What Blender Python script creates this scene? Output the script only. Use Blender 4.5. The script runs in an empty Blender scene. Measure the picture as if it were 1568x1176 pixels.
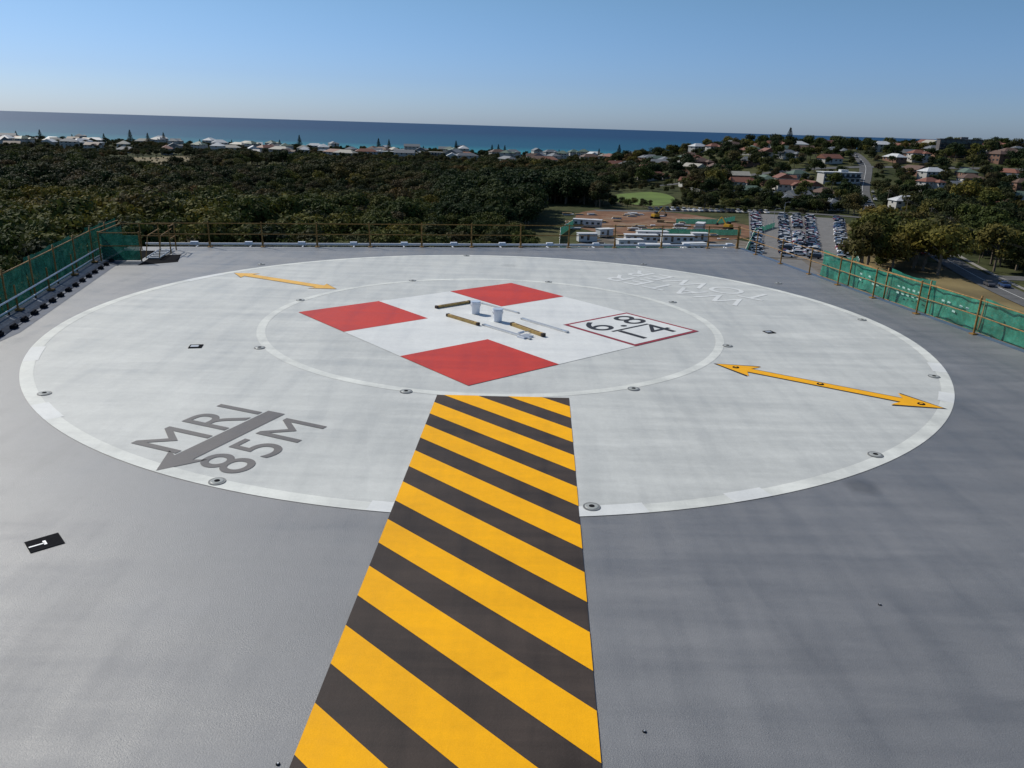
import bpy, math, random
import numpy as np
from mathutils import Vector, Matrix
rng=np.random.default_rng(7); random.seed(7)
scene=bpy.context.scene; COL=scene.collection
rad=math.radians

# ------------------------------------------------------------------ materials
def new_mat(name,col,rough=.7,spec=.3,metal=0.0):
    m=bpy.data.materials.new(name); m.use_nodes=True
    b=m.node_tree.nodes['Principled BSDF']
    b.inputs['Base Color'].default_value=(*col,1); b.inputs['Roughness'].default_value=rough
    b.inputs['Specular IOR Level'].default_value=spec; b.inputs['Metallic'].default_value=metal
    return m
def N(m,t,**k):
    n=m.node_tree.nodes.new(t)
    for a,v in k.items(): setattr(n,a,v)
    return n
def L(m,a,b): m.node_tree.links.new(a,b)
def coords(m,scale=(1,1,1),rot=0):
    g=N(m,'ShaderNodeNewGeometry'); mp=N(m,'ShaderNodeMapping')
    mp.inputs['Scale'].default_value=scale; mp.inputs['Rotation'].default_value=(0,0,rot)
    L(m,g.outputs['Position'],mp.inputs['Vector']); return mp.outputs[0]
def noise(m,vec,scale,detail=4,rough=.6,dist=0):
    n=N(m,'ShaderNodeTexNoise'); n.inputs['Scale'].default_value=scale; n.inputs['Detail'].default_value=detail
    n.inputs['Roughness'].default_value=rough; n.inputs['Distortion'].default_value=dist
    L(m,vec,n.inputs['Vector']); return n.outputs['Fac']
def ramp(m,fac,stops):
    r=N(m,'ShaderNodeValToRGB'); e=r.color_ramp.elements
    while len(e)<len(stops): e.new(.5)
    for i,(p,c) in enumerate(stops):
        e[i].position=p; e[i].color=(*c,1) if len(c)==3 else c
    L(m,fac,r.inputs[0]); return r.outputs[0]
def mix(m,a,b,fac,mode='MIX'):
    n=N(m,'ShaderNodeMix',data_type='RGBA',blend_type=mode)
    if not isinstance(fac,(int,float)): L(m,fac,n.inputs[0])
    else: n.inputs[0].default_value=fac
    for s,v in ((n.inputs[6],a),(n.inputs[7],b)):
        if isinstance(v,tuple): s.default_value=(*v,1)
        else: L(m,v,s)
    return n.outputs[2]
def B(m): return m.node_tree.nodes['Principled BSDF']
def bump(m,h,strength=.3,dist=.01):
    b=N(m,'ShaderNodeBump'); b.inputs['Strength'].default_value=strength; b.inputs['Distance'].default_value=dist
    L(m,h,b.inputs['Height']); L(m,b.outputs[0],B(m).inputs['Normal'])
def vary(m,col,amt=.15,scale=3,det=5):
    f=noise(m,coords(m),scale,det)
    lo=tuple(c*(1-amt) for c in col); hi=tuple(min(1,c*(1+amt)) for c in col)
    L(m,ramp(m,f,[(.3,lo),(.7,hi)]),B(m).inputs['Base Color'])
    return m
def simple(name,col,rough=.7,amt=.15,scale=3,spec=.3,metal=0):
    return vary(new_mat(name,col,rough,spec,metal),col,amt,scale)
def near_pt(m,x,y,r,soft):
    g=N(m,'ShaderNodeNewGeometry'); d=N(m,'ShaderNodeVectorMath',operation='DISTANCE'); L(m,g.outputs['Position'],d.inputs[0]); d.inputs[1].default_value=(x,y,0)
    nn=noise(m,coords(m),2.5,4,.6); a=N(m,'ShaderNodeMath',operation='MULTIPLY_ADD'); L(m,nn,a.inputs[0]); a.inputs[1].default_value=r*1.2; L(m,d.outputs['Value'],a.inputs[2])
    mr=N(m,'ShaderNodeMapRange'); mr.inputs[1].default_value=r*1.6-soft*.5; mr.inputs[2].default_value=r*1.6+soft*.5; mr.inputs[3].default_value=1; mr.inputs[4].default_value=0
    L(m,a.outputs[0],mr.inputs[0]); return mr.outputs[0]
def brick(m,vec,w,h,c1,c2,mo,ms=.02):
    br=N(m,'ShaderNodeTexBrick'); L(m,vec,br.inputs['Vector']); br.inputs['Scale'].default_value=1
    br.inputs['Brick Width'].default_value=w; br.inputs['Row Height'].default_value=h; br.inputs['Mortar Size'].default_value=ms; br.inputs['Mortar Smooth'].default_value=1
    for i,c in((1,c1),(2,c2),(3,mo)): br.inputs[i].default_value=(c,c,c,1)
    return br.outputs[0]
def warp(m,rot,amt):
    v=coords(m,(1,1,1),rot); nn=N(m,'ShaderNodeTexNoise'); nn.inputs['Scale'].default_value=.7; nn.inputs['Detail'].default_value=6; L(m,v,nn.inputs['Vector'])
    a=N(m,'ShaderNodeVectorMath',operation='MULTIPLY_ADD'); L(m,nn.outputs['Color'],a.inputs[0]); a.inputs[1].default_value=(amt,)*3; L(m,v,a.inputs[2]); return a.outputs[0]

def paint(name,col,rough,spec,seam=.06,streak=.08,grain=.5,dirt=None,spots=(),lap=0,bs=.5,bscale=38):
    """trafficable deck coating: roller streaks, lap marks, blotches, grit"""
    m=new_mat(name,col,rough,spec)
    big=noise(m,coords(m),.22,5,.6)
    st=noise(m,coords(m,(.25,2.2,1),rad(25)),.9,5,.65)
    st2=noise(m,coords(m,(2.6,.3,1),rad(12)),.8,4,.6)
    fine=noise(m,coords(m),65,3,.8)
    med=noise(m,coords(m),6,6,.75)
    c=ramp(m,big,[(.3,tuple(x*(1-seam) for x in col)),(.7,tuple(min(1,x*(1+seam)) for x in col))])
    c=mix(m,c,ramp(m,st,[(.35,(1-streak,)*3),(.6,(1,1,1)),(.75,(1+streak*.3,)*3)]),1.0,'MULTIPLY')
    c=mix(m,c,ramp(m,st2,[(.33,(1-streak*.8,)*3),(.55,(1,1,1))]),1.0,'MULTIPLY')
    c=mix(m,c,ramp(m,fine,[(.32,(.72,)*3),(.68,(1.06,)*3)]),grain,'MULTIPLY')
    c=mix(m,c,ramp(m,med,[(.3,(.93,)*3),(.7,(1.03,)*3)]),1.0,'MULTIPLY')
    if dirt:
        d=noise(m,coords(m,(1,1,1)),.55,8,.7,.6)
        c=mix(m,c,dirt,ramp(m,d,[(.50,(0,0,0)),(.72,(.5,.5,.5))]))
    lapv=None
    if lap:
        l1=brick(m,warp(m,rad(-11),.22),4.6,.74,1,1-lap,1-lap*.4); l2=brick(m,warp(m,rad(79),.22),5.3,1.3,1,1-lap*.8,1-lap*.3)
        lapv=mix(m,l1,l2,1.0,'MULTIPLY'); c=mix(m,c,lapv,1.0,'MULTIPLY')
    for (x,y,r,s,f) in spots:
        c=mix(m,c,(f,f,f),near_pt(m,x,y,r,s),'MULTIPLY')
    L(m,c,B(m).inputs['Base Color'])
    r=ramp(m,st,[(.3,(rough-.08,)*3),(.7,(rough+.08,)*3)])
    r2=ramp(m,st2,[(.3,(.86,)*3),(.65,(1.08,)*3)])
    r=mix(m,r,r2,1.0,'MULTIPLY')
    if lapv is not None: r=mix(m,r,lapv,1.0,'MULTIPLY')
    L(m,r,B(m).inputs['Roughness'])
    bump(m,noise(m,coords(m),bscale,4,.75),bs,.006)
    return m
M_deck=paint('deck_grey_coating',(.205,.208,.216),.58,1.0,.08,.13,1.0,None,[(6.35,12.45,.28,.25,.62),(7.9,10.2,.10,.1,1.3),(10.5,17.0,.3,.4,.86),(12.2,20.3,.25,.3,1.18),(-1.9,8.2,.5,.8,.92),(3.6,7.6,.35,.7,.9),(9.6,12.8,.5,.8,.9),(-9.5,12.5,.6,.8,.9),(-4.4,8.3,.5,.5,1.1)],.085,1.0,55)
M_pad=paint('pad_pale_coating',(.60,.61,.58),.60,.4,.05,.12,.45,(.44,.45,.43),[(-.3,34.2,.35,.3,.8)],.055)
M_cross=paint('cross_white_paint',(.72,.73,.71),.6,.35,.03,.06,.3,None,(),.03)
M_ring=paint('ring_white_paint',(.71,.72,.67),.6,.35,.10,.16,.3,(.58,.59,.56))
M_red=paint('red_paint',(.56,.045,.03),.6,.25,.08,.12,.4)
M_yel=paint('yellow_paint',(.95,.45,.004),.65,.15,.05,.08,.4)
M_yel2=paint('arrow_yellow_paint',(.88,.42,.012),.65,.15,.05,.04,.35)
M_yel3=paint('faded_yellow_paint',(.80,.46,.10),.65,.2,.08,.08,.4)
M_dk=paint('walkway_dark_paint',(.064,.048,.040),.65,.2,.22,.35,.7)
M_blk=paint('black_paint',(.03,.028,.03),.6,.3,.1,.1,.5)
M_mri=paint('marking_dark_grey_paint',(.155,.145,.14),.6,.3,.1,.1,.5)
M_bor=paint('dark_red_paint',(.30,.03,.04),.55,.4,.1,.1,.3)

# ------------------------------------------------------------------ mesh builder
class MB:
    def __init__(s): s.v=[];s.f=[];s.m=[]
    def add(s,vs,fs,mi=0):
        o=len(s.v); s.v+= [tuple(v) for v in vs]; s.f+=[tuple(i+o for i in f) for f in fs]; s.m+=[mi]*len(fs)
    def box(s,c,d,yaw=0,mi=0,taper=1.0):
        cx,cy,cz=c; hx,hy,hz=d[0]/2,d[1]/2,d[2]/2; ca,sa=math.cos(yaw),math.sin(yaw); vs=[]
        for z,t in((-hz,1),(hz,taper)):
            for x,y in((-hx,-hy),(hx,-hy),(hx,hy),(-hx,hy)):
                x*=t;y*=t; vs.append((cx+x*ca-y*sa,cy+x*sa+y*ca,cz+z))
        s.add(vs,[(3,2,1,0),(4,5,6,7),(0,1,5,4),(1,2,6,5),(2,3,7,6),(3,0,4,7)],mi)
    def tube(s,p,q,r,r2=None,n=8,mi=0,caps=True):
        p=Vector(p);q=Vector(q);r2=r if r2 is None else r2
        d=(q-p).normalized(); u=d.orthogonal().normalized(); w=d.cross(u)
        vs=[];fs=[]
        for c,rr in((p,r),(q,r2)):
            for i in range(n):
                t=2*math.pi*i/n; vs.append(c+u*math.cos(t)*rr+w*math.sin(t)*rr)
        for i in range(n): fs.append((i,(i+1)%n,n+(i+1)%n,n+i))
        if caps: fs+= [tuple(range(n-1,-1,-1)),tuple(range(n,2*n))]
        s.add(vs,fs,mi)
    def build(s,name,mats,parent=None,smooth=False,link=True,data_only=False):
        me=bpy.data.meshes.new(name); me.from_pydata(s.v,[],s.f)
        for m in mats: me.materials.append(m)
        me.polygons.foreach_set('material_index',s.m)
        if smooth: me.polygons.foreach_set('use_smooth',[True]*len(s.f))
        me.update()
        if data_only: return me
        return obj(name,me,parent)
def obj(name,data,parent=None,loc=None,yaw=0,scale=None):
    o=bpy.data.objects.new(name,data); COL.objects.link(o)
    if parent: o.parent=parent
    if loc is not None: o.location=loc
    if yaw: o.rotation_euler=(0,0,yaw)
    if scale: o.scale=scale if isinstance(scale,tuple) else (scale,)*3
    return o
def poly(name,pts,z,mat,parent=None):
    b=MB(); b.add([(x,y,z) for x,y in pts],[tuple(range(len(pts)))]); return b.build(name,[mat],parent)
def clip(pts,a,b,c):
    out=[]
    for i in range(len(pts)):
        p=pts[i];q=pts[(i+1)%len(pts)]
        dp=a*p[0]+b*p[1]-c; dq=a*q[0]+b*q[1]-c
        if dp<=0: out.append(p)
        if (dp<0<dq) or (dq<0<dp):
            t=dp/(dp-dq); out.append((p[0]+t*(q[0]-p[0]),p[1]+t*(q[1]-p[1])))
    return out
def text(name,body,size,loc,rot,mat,parent=None,z=.02,sx=1,sy=1,spacing=1.0,line=1.0):
    c=bpy.data.curves.new(name,'FONT'); c.body=body; c.size=size; c.align_x='CENTER'; c.align_y='CENTER'
    c.space_character=spacing; c.space_line=line
    o=bpy.data.objects.new(name,c); COL.objects.link(o); bpy.context.view_layer.update()
    me=bpy.data.meshes.new_from_object(o.evaluated_get(bpy.context.evaluated_depsgraph_get()))
    bpy.data.objects.remove(o); me.materials.clear(); me.materials.append(mat)
    return obj(name,me,parent,(loc[0],loc[1],z),rot,(sx,sy,1))

# ------------------------------------------------------------------ helipad deck on the hospital roof
deck=bpy.data.objects.new('helipad_deck',None); COL.objects.link(deck)
DP=[(-13.4,-9),(19.6,-9),(15.18,21.96),(12.06,41.85),(-18.35,36.2),(-17.45,32.23),(-14.6,20.8)]
b=MB(); n=len(DP)
b.add([(x,y,0) for x,y in DP]+[(x,y,-.45) for x,y in DP],[tuple(range(n)),tuple(range(2*n-1,n-1,-1))]+[(i+n,(i+1)%n+n,(i+1)%n,i) for i in range(n)])
b.build('deck_slab',[M_deck],deck)
C0=(-.6,23.85)
def disc(name,c,r0,r1,z,mat,n=256):
    b=MB(); vs=[];fs=[]
    if r0==0:
        b.add([(c[0]+r1*math.cos(2*math.pi*i/n),c[1]+r1*math.sin(2*math.pi*i/n),z) for i in range(n)],[tuple(range(n))])
    else:
        for i in range(n):
            t=2*math.pi*i/n
            vs+=[(c[0]+r0*math.cos(t),c[1]+r0*math.sin(t),z),(c[0]+r1*math.cos(t),c[1]+r1*math.sin(t),z)]
        for i in range(n):
            j=(i+1)%n; fs.append((2*i,2*i+1,2*j+1,2*j))
        b.add(vs,fs)
    return b.build(name,[mat],deck)
disc('pad_circle',C0,0,12.93,.004,M_pad)
disc('outer_ring_line',C0,12.68,12.97,.008,M_ring)
disc('inner_ring_line',(-.68,23.74),6.92,7.17,.008,M_ring)
for a0,a1 in((-97.5,-94.5),(-83,-77),(-70,-66.5),(-31,-27.5),(-19,-15),(150,158),(200,206),(222,227)):
    b=MB(); vs=[];fs=[]; k_=10
    for i in range(k_+1):
        t=rad(a0+(a1-a0)*i/k_); vs+=[(C0[0]+12.62*math.cos(t),C0[1]+12.62*math.sin(t),.0095),(C0[0]+12.97*math.cos(t),C0[1]+12.97*math.sin(t),.0095)]
    for i in range(k_): fs.append((2*i,2*i+1,2*i+3,2*i+2))
    b.add(vs,fs); b.build('ring_touch_up_patch',[M_cross],deck)
CC=(-.6,23.74); th=rad(41.0); e1=Vector((math.cos(th),math.sin(th))); e2=Vector((-math.sin(th),math.cos(th)))
def cr(u,v): return (CC[0]+e1.x*u+e2.x*v, CC[1]+e1.y*u+e2.y*v)
S=4.54; q=1.53
b=MB(); P12=[(-q,-S),(q,-S),(q,-q),(S,-q),(S,q),(q,q),(q,S),(-q,S),(-q,q),(-S,q),(-S,-q),(-q,-q)]
b.add([(*cr(u,v),.012) for u,v in P12],[(0,1,2,5,8,11),(2,3,4,5),(5,6,7,8),(8,9,10,11)]); b.build('white_cross',[M_cross],deck)
def sq(name,u0,u1,v0,v1,z,mat): return poly(name,[cr(u0,v0),cr(u1,v0),cr(u1,v1),cr(u0,v1)],z,mat,deck)
g=.004
sq('red_square_near',-S,-q-g,-S,-q-g,.016,M_red)
sq('red_square_left',-S,-q-g,q+g,S,.016,M_red)
sq('red_square_far',q+g,S,q+g,S,.016,M_red)
sq('limits_box_border',q+g,S,-S,-q-g,.016,M_bor)
sq('limits_box_fill',q+.13,S-.13,-S+.13,-q-.13,.020,M_cross)
mid=(q+S)/2
sq('limits_divider',mid-.85,mid+.85,-mid-.05,-mid+.05,.024,M_blk)
text('mass_limit_digits','6.8',1.6,cr(mid,-mid+.66),th,M_blk,deck,.024,1.2,.95,1.08)
text('d_value_digits','14',1.6,cr(mid,-mid-.66),th,M_blk,deck,.024,1.2,.95,1.25)
W=[(-2.38,-6.0),(.62,-6.0),(1.33,16.68),(-1.72,16.62)]
poly('walkway_base',W,.012,M_dk,deck)
k=.915
for i in range(-14,12):
    c=8.03+k*1.04+1.388*i
    p=clip(W,k,1,c); p=clip(p,-k,-1,-(c-.735))
    if len(p)>2: poly('walkway_stripe',p,.016,M_yel,deck)
def arrow(name,a,bb,head,hw,sw,double,mat,z,grow=0):
    a=Vector(a);bb=Vector(bb);d=(bb-a).normalized();nn=Vector((-d.y,d.x))
    a=a-d*grow*1.8; bb=bb+d*grow*1.8; Ln=(bb-a).length; hw+=grow*1.6; sw+=grow; head+=grow*1.4
    P=lambda u,v:(a.x+d.x*u+nn.x*v,a.y+d.y*u+nn.y*v,z)
    b=MB()
    s0=head*.85 if double else 0
    b.add([P(s0,-sw),P(Ln-head*.85,-sw),P(Ln-head*.85,sw),P(s0,sw)],[(0,1,2,3)])
    b.add([P(Ln-head,-hw),P(Ln,0),P(Ln-head,hw),P(Ln-head*.85,sw),P(Ln-head*.85,-sw)],[(0,1,2,3,4)])
    if double: b.add([P(head,hw),P(0,0),P(head,-hw),P(s0,-sw),P(s0,sw)],[(0,1,2,3,4)])
    return b.build(name,[mat],deck)
arrow('tail_clearance_arrow_outline',(5.5,19.78),(10.05,16.75),1.05,.50,.15,True,M_blk,.012,.045)
arrow('tail_clearance_arrow',(5.5,19.78),(10.05,16.75),1.05,.50,.15,True,M_yel2,.016)
arrow('faded_clearance_arrow_outline',(-11.3,30.45),(-6.65,28.0),.9,.50,.21,True,M_mri,.012,.02)
arrow('faded_clearance_arrow',(-11.3,30.45),(-6.65,28.0),.9,.50,.21,True,M_yel3,.016)
arrow('mri_arrow',(-5.0,15.2),(-6.22,12.2),.75,.46,.215,False,M_mri,.012)
rt=math.atan2(2.95,1.18)
text('mri_lettering','MRI',1.5,(-6.20,14.25),rt,M_mri,deck,.012,1.0,1.08,1.12)
text('distance_lettering','85M',1.52,(-4.66,13.5),rt-.02,M_mri,deck,.012,.98,.98,1.06)
text('faint_lettering','WATER\nTOWER',1.85,(6.85,30.55),rad(-46+180),M_cross,deck,.012,1.0,1.0,1.05,.85)

M_fit=simple('fitting_grey_metal',(.20,.20,.19),.5,.2,20,.4,.2); M_fitd=simple('fitting_dark',(.02,.02,.022),1.0,.2,20,0)
M_steel=simple('galvanised_steel',(.50,.51,.52),.4,.1,8,.5,.5)
M_lens=simple('light_lens',(.34,.35,.33),.4,.1,9)
LP=[(-10.38,15.92),(-5.01,11.85),(1.38,11.34),(7.20,13.89),(11.11,19.25),(6.29,21.67),(2.94,17.48),(-2.46,16.79),(-6.91,20.0),(1.35,30.61),(-7.42,25.95),(-4.07,30.02),(5.78,27.48),(11.05,31.86),(11.9,25.58),(5.95,35.59),(-2.36,36.5),(-10.91,32.59)]
for x,y in LP:
    b=MB(); b.tube((x,y,.0),(x,y,.020),.15,.145,28,0); b.tube((x,y,.020),(x,y,.028),.115,.10,24,1); b.tube((x,y,.028),(x,y,.034),.05,.045,16,2)
    b.build('recessed_pad_light',[M_fit,M_lens,M_fitd],None)
for x,y,yaw,w in [(-8.63,19.94,.2,.34),(8.07,23.46,.3,.3)]:
    b=MB(); b.box((x,y,.011),(w,w,.018),yaw,1); b.box((x-.03,y,.023),(w*.6,w*.5,.006),yaw,0)
    b.build('drain_grate',[M_steel,M_fitd],None)
b=MB(); b.box((-6.72,9.72,.006),(.44,.38,.010),.75,0); b.box((-6.78,9.63,.014),(.20,.03,.006),.75,1); b.box((-6.71,9.71,.014),(.04,.13,.006),.75,1)
b.build('drain_pit_cover',[M_fitd,M_steel],None)
for x,y in [(5.02,8.81),(1.49,6.40),(7.07,18.9),(-2.16,5.83)]:
    b=MB(); b.tube((x,y,.0),(x,y,.012),.022,.02,12,0); b.tube((x,y,.012),(x,y,.02),.012,.010,8,1); b.build('tie_down_stud',[M_fitd,M_steel],None)
for x,y in [(5.95,19.5),(7.75,18.28),(9.65,17.0)]:
    b=MB(); b.tube((x,y,.016),(x,y,.03),.09,.08,18,0); b.tube((x,y,.03),(x,y,.036),.04,.035,12,1); b.build('arrow_inset_fitting',[M_fitd,M_yel2],None)
# ------------------------------------------------------------------ painters' gear
M_pail=simple('white_plastic',(.72,.74,.78),.35,.05,4,.5); M_lid=simple('pail_lid_grey',(.45,.52,.62),.4,.1,6)
M_wood=simple('plank_timber',(.42,.28,.10),.6,.25,6); M_wood_d=simple('plank_end_dark',(.06,.04,.03),.6,.2,6)
M_alu=simple('aluminium',(.7,.71,.72),.3,.06,6,.5,.7)
for x,y in[(-1.28,24.75),(-.52,23.78)]:
    b=MB(); b.tube((x,y,.02),(x,y,.40),.135,.16,28,0); b.tube((x,y,.33),(x,y,.355),.168,.168,28,0); b.tube((x,y,.40),(x,y,.425),.172,.165,28,1)
    for s_ in range(10):
        a0=math.pi*s_/10;a1=math.pi*(s_+1)/10
        P=lambda a:(x+.17*math.cos(a),y-.17*abs(math.sin(a))*.5-.02,.34-.12*math.sin(a))
        b.tube(P(a0),P(a1),.006,.006,6,2)
    b.build('paint_pail',[M_pail,M_lid,M_steel],None,False)
def plank(a,bb,w,h,mats,name):
    a=Vector((*a,0));bb=Vector((*bb,0));d=bb-a;yaw=math.atan2(d.y,d.x);Ln=d.length;c=(a+bb)/2
    B_=MB(); B_.box((c.x,c.y,.02+h/2),(Ln,w,h),yaw,0); dd=d.normalized()
    for s_ in(-1,1):
        e=c+dd*s_*(Ln/2+.04); B_.box((e.x,e.y,.022+h/2),(.08,w*1.12,h*1.1),yaw,1)
    B_.box((c.x,c.y,.022+h),(Ln*.8,w*.3,.012),yaw,1)
    return B_.build(name,mats)
plank((-2.6,25.35),(-1.62,26.25),.10,.08,[M_wood,M_wood_d],'timber_plank')
plank((-2.12,24.2),(-1.15,23.2),.10,.08,[M_wood,M_wood_d],'timber_plank')
plank((-.02,23.25),(.86,22.1),.12,.09,[M_wood,M_wood_d],'timber_plank')
plank((-.9,23.15),(.45,21.75),.10,.04,[M_alu,M_steel],'aluminium_straightedge')
plank((.3,24.1),(1.6,22.65),.10,.04,[M_alu,M_steel],'aluminium_straightedge')
plank((-1.1,26.2),(.1,25.0),.06,.03,[M_alu,M_steel],'aluminium_straightedge')
b=MB(); b.box((.35,21.95,.04),(.42,.28,.05),.8,0); b.box((.35,21.95,.068),(.36,.22,.006),.8,1); b.tube((.15,22.1,.09),(.3,22.25,.09),.04,.04,14,0); b.tube((.3,22.25,.09),(.6,22.6,.05),.012,.012,8,1)
b.build('paint_tray_and_roller',[M_pail,M_steel])

# ------------------------------------------------------------------ railings
M_rust=simple('rusty_yellow_pipe',(.25,.135,.035),.6,.45,9,.3); M_white=simple('white_pipe',(.72,.73,.74),.45,.08,5)
M_blue=simple('blue_grey_flashing',(.085,.12,.18),.5,.2,2); M_blued=simple('dark_blue_gutter_shade',(.045,.062,.10),.6,.35,3)  # M_blued: gutter blue with the rail shade put into its colour
F0=Vector((-16.7,36.5));F1=Vector((12.0,41.83)); Fd=(F1-F0).normalized(); Fn=Vector((-Fd.y,Fd.x))
b=MB()
posts=[(-14.73,36.86),(-12.34,37.35),(-9.82,37.86),(-7.3,38.36),(-4.78,38.85),(-2.29,39.3),(.22,39.75),(2.72,40.2),(5.18,40.63),(7.71,41.05),(10.3,41.5),(11.95,41.8)]
for i,(x,y) in enumerate(posts):
    x+=Fn.x*-.06;y+=Fn.y*-.06
    b.tube((x,y,0),(x+random.uniform(-.03,.03),y,1.2),.032,.032,8,0); b.box((x,y,.02),(.2,.2,.03),.19,0); b.box((x,y,.2),(.09,.09,.16),.19,0)
for z in(1.13,.62):
    for (x0,y0),(x1,y1) in zip([(-17.2,36.35)]+posts[:-1],posts):
        sg=random.uniform(-.02,.02); b.tube((x0,y0-.06,z-sg*.3),(x1,y1-.06,z+sg*.3),.024,.024,6,0)
b.build('edge_guard_rail',[M_rust])
b=MB()
for off,z,r in((.35,.10,.05),(.95,-.02,.05)):
    p=F0+Fn*off-Fd*1.0;q2=F1+Fn*off; b.tube((p.x,p.y,z),(q2.x,q2.y,z),r,r,10,0)
for i in range(12):
    p=F0+Fd*(1.2+2.52*i); p2=p+Fn*1.05; b.tube((p.x,p.y,-.12),(p2.x,p2.y,-.12),.045,.045,6,0)
    c=p+Fn*.42; b.box((c.x,c.y,.12),(.34,.2,.16),.186,1)
b.build('perimeter_net_frame',[M_white,M_pail])
b=MB(); p=F0+Fn*.12;q2=F1+Fn*.12; c=(p+q2)/2; b.box((c.x,c.y,-.09),((q2-p).length,.2,.14),math.atan2(Fd.y,Fd.x),0); b.build('edge_flashing',[M_blue])

def cloth_mat(name,col,holes=.25):
    m=new_mat(name,col,.75,.2); nt=m.node_tree
    co=coords(m); f=noise(m,co,3.2,5,.65,.3); 
    c=ramp(m,f,[(.3,tuple(x*.55 for x in col)),(.5,col),(.72,tuple(min(1,x*1.5+.02) for x in col))])
    L(m,c,B(m).inputs['Base Color'])
    tr=N(m,'ShaderNodeBsdfTransparent'); tl=N(m,'ShaderNodeBsdfTranslucent'); L(m,c,tl.inputs[0])
    m1=N(m,'ShaderNodeMixShader'); m1.inputs[0].default_value=.35; L(m,B(m).outputs[0],m1.inputs[1]); L(m,tl.outputs[0],m1.inputs[2])
    m2=N(m,'ShaderNodeMixShader')
    w=noise(m,coords(m,(1,1,2)),9,3,.6); L(m,ramp(m,w,[(.40,(holes*.5,)*3),(.62,(holes,)*3),(.70,(holes+.3,)*3)]),m2.inputs[0])
    L(m,m1.outputs[0],m2.inputs[1]); L(m,tr.outputs[0],m2.inputs[2])
    L(m,m2.outputs[0],nt.nodes['Material Output'].inputs[0]); return m
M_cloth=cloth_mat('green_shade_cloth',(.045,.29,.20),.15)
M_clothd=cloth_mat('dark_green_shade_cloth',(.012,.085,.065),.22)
M_print=simple('pale_print',(.35,.52,.46),.7,.2,8)
def cloth_fence(name,pts,z0,z1,mat,out,post_r=.03,print_=True,step=2.4,postmat=None,railz=None,sag=.06,nx=10,nz=7):
    postmat=postmat or M_rust
    b=MB()
    for (x0,y0),(x1,y1) in zip(pts[:-1],pts[1:]):
        Ln=math.hypot(x1-x0,y1-y0); k=max(1,round(Ln/step))
        for j in range(k):
            ax=x0+(x1-x0)*j/k; ay=y0+(y1-y0)*j/k; bx=x0+(x1-x0)*(j+1)/k; by=y0+(y1-y0)*(j+1)/k
            ph=random.random()*6; zt=z1+random.uniform(-.07,.09); zb=z0+random.uniform(-.04,.04)
            vs=[];fs=[]
            for a in range(nx+1):
                for c in range(nz+1):
                    t=a/nx; u=c/nz; px=ax+(bx-ax)*t; py=ay+(by-ay)*t
                    bul=.07*math.sin(math.pi*t)*math.sin(ph+3*u)+.035*math.sin(11*t+ph+2*u)+.02*math.sin(23*t-5*u)
                    z=zb+(zt-zb)*u-sag*math.sin(math.pi*t)*u+.025*math.sin(9*t+ph)*u
                    vs.append((px+out[0]*bul,py+out[1]*bul,z))
            for a in range(nx):
                for c in range(nz):
                    i0=a*(nz+1)+c; fs.append((i0,i0+nz+1,i0+nz+2,i0+1))
            b.add(vs,fs,0)
            b.tube((ax-out[0]*.13,ay-out[1]*.13,z0-.1),(ax-out[0]*.13,ay-out[1]*.13,z1+.1),post_r,post_r,7,1)
            for zr in (railz or (z0+.1,z1-.05)):
                b.tube((ax-out[0]*.12,ay-out[1]*.12,zr),(bx-out[0]*.12,by-out[1]*.12,zr),.02,.02,6,1)
            if print_ and random.random()<.8:
                for r in range(2):
                    for c in range(5):
                        if random.random()<.25: continue
                        t=.2+.12*c; u=.62-.2*r; px=ax+(bx-ax)*t-out[0]*.10; py=ay+(by-ay)*t-out[1]*.10; z=z0+(z1-z0)*u
                        d=Vector((bx-ax,by-ay)).normalized(); w=.15;h=random.choice([.05,.07,.035])
                        b.add([(px,py,z-h/2),(px+d.x*w,py+d.y*w,z-h/2+.01),(px+d.x*w,py+d.y*w,z+h/2+.01),(px,py,z+h/2)],[(0,1,2,3)],2)
    return b.build(name,[mat,postmat,M_print],None,True)
RO=(.988,.155)
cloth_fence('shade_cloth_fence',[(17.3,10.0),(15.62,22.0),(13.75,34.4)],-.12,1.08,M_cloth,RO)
b=MB(); rp=[(19.0,-4),(17.6,5),(16.35,14.0),(15.35,20.5),(14.94,24.03),(14.45,26.8),(14.03,29.4),(13.65,31.9),(13.32,34.33),(12.90,37.01),(12.49,39.71),(12.1,41.7)]
for x,y in rp: b.tube((x-.1,y,0),(x-.1,y,1.2),.032,.032,8,0); b.box((x-.1,y,.02),(.2,.2,.03),.15,0)
for z in(1.12,.62):
    for (x0,y0),(x1,y1) in zip(rp[:-1],rp[1:]): b.tube((x0-.1,y0,z),(x1-.1,y1,z),.018,.018,6,0)
b.build('side_guard_rail',[M_rust])
b=MB()
for (x0,y0),(x1,y1) in [((19.6,-9),(15.18,21.96)),((15.18,21.96),(12.06,41.85))]:
    d=Vector((x1-x0,y1-y0)); b.box(((x0+x1)/2+.13,(y0+y1)/2,-.05),(d.length,.24,.13),math.atan2(d.y,d.x),0)
b.build('edge_flashing',[M_blue])
LO=(-.97,-.24)
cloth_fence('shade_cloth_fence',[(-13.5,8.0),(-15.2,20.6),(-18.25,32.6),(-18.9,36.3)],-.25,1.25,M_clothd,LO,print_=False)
b=MB(); lp=[(-13.6,5),(-14.0,12),(-14.5,17.5),(-15.02,20.7),(-15.7,23.6),(-16.45,26.6),(-17.15,29.4),(-17.85,32.2),(-18.3,34.4)]
for x,y in lp: b.tube((x-.05,y,-.1),(x-.05,y,.75),.028,.028,8,1); b.box((x,y,-.03),(.22,.22,.05),.2,1)
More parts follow.
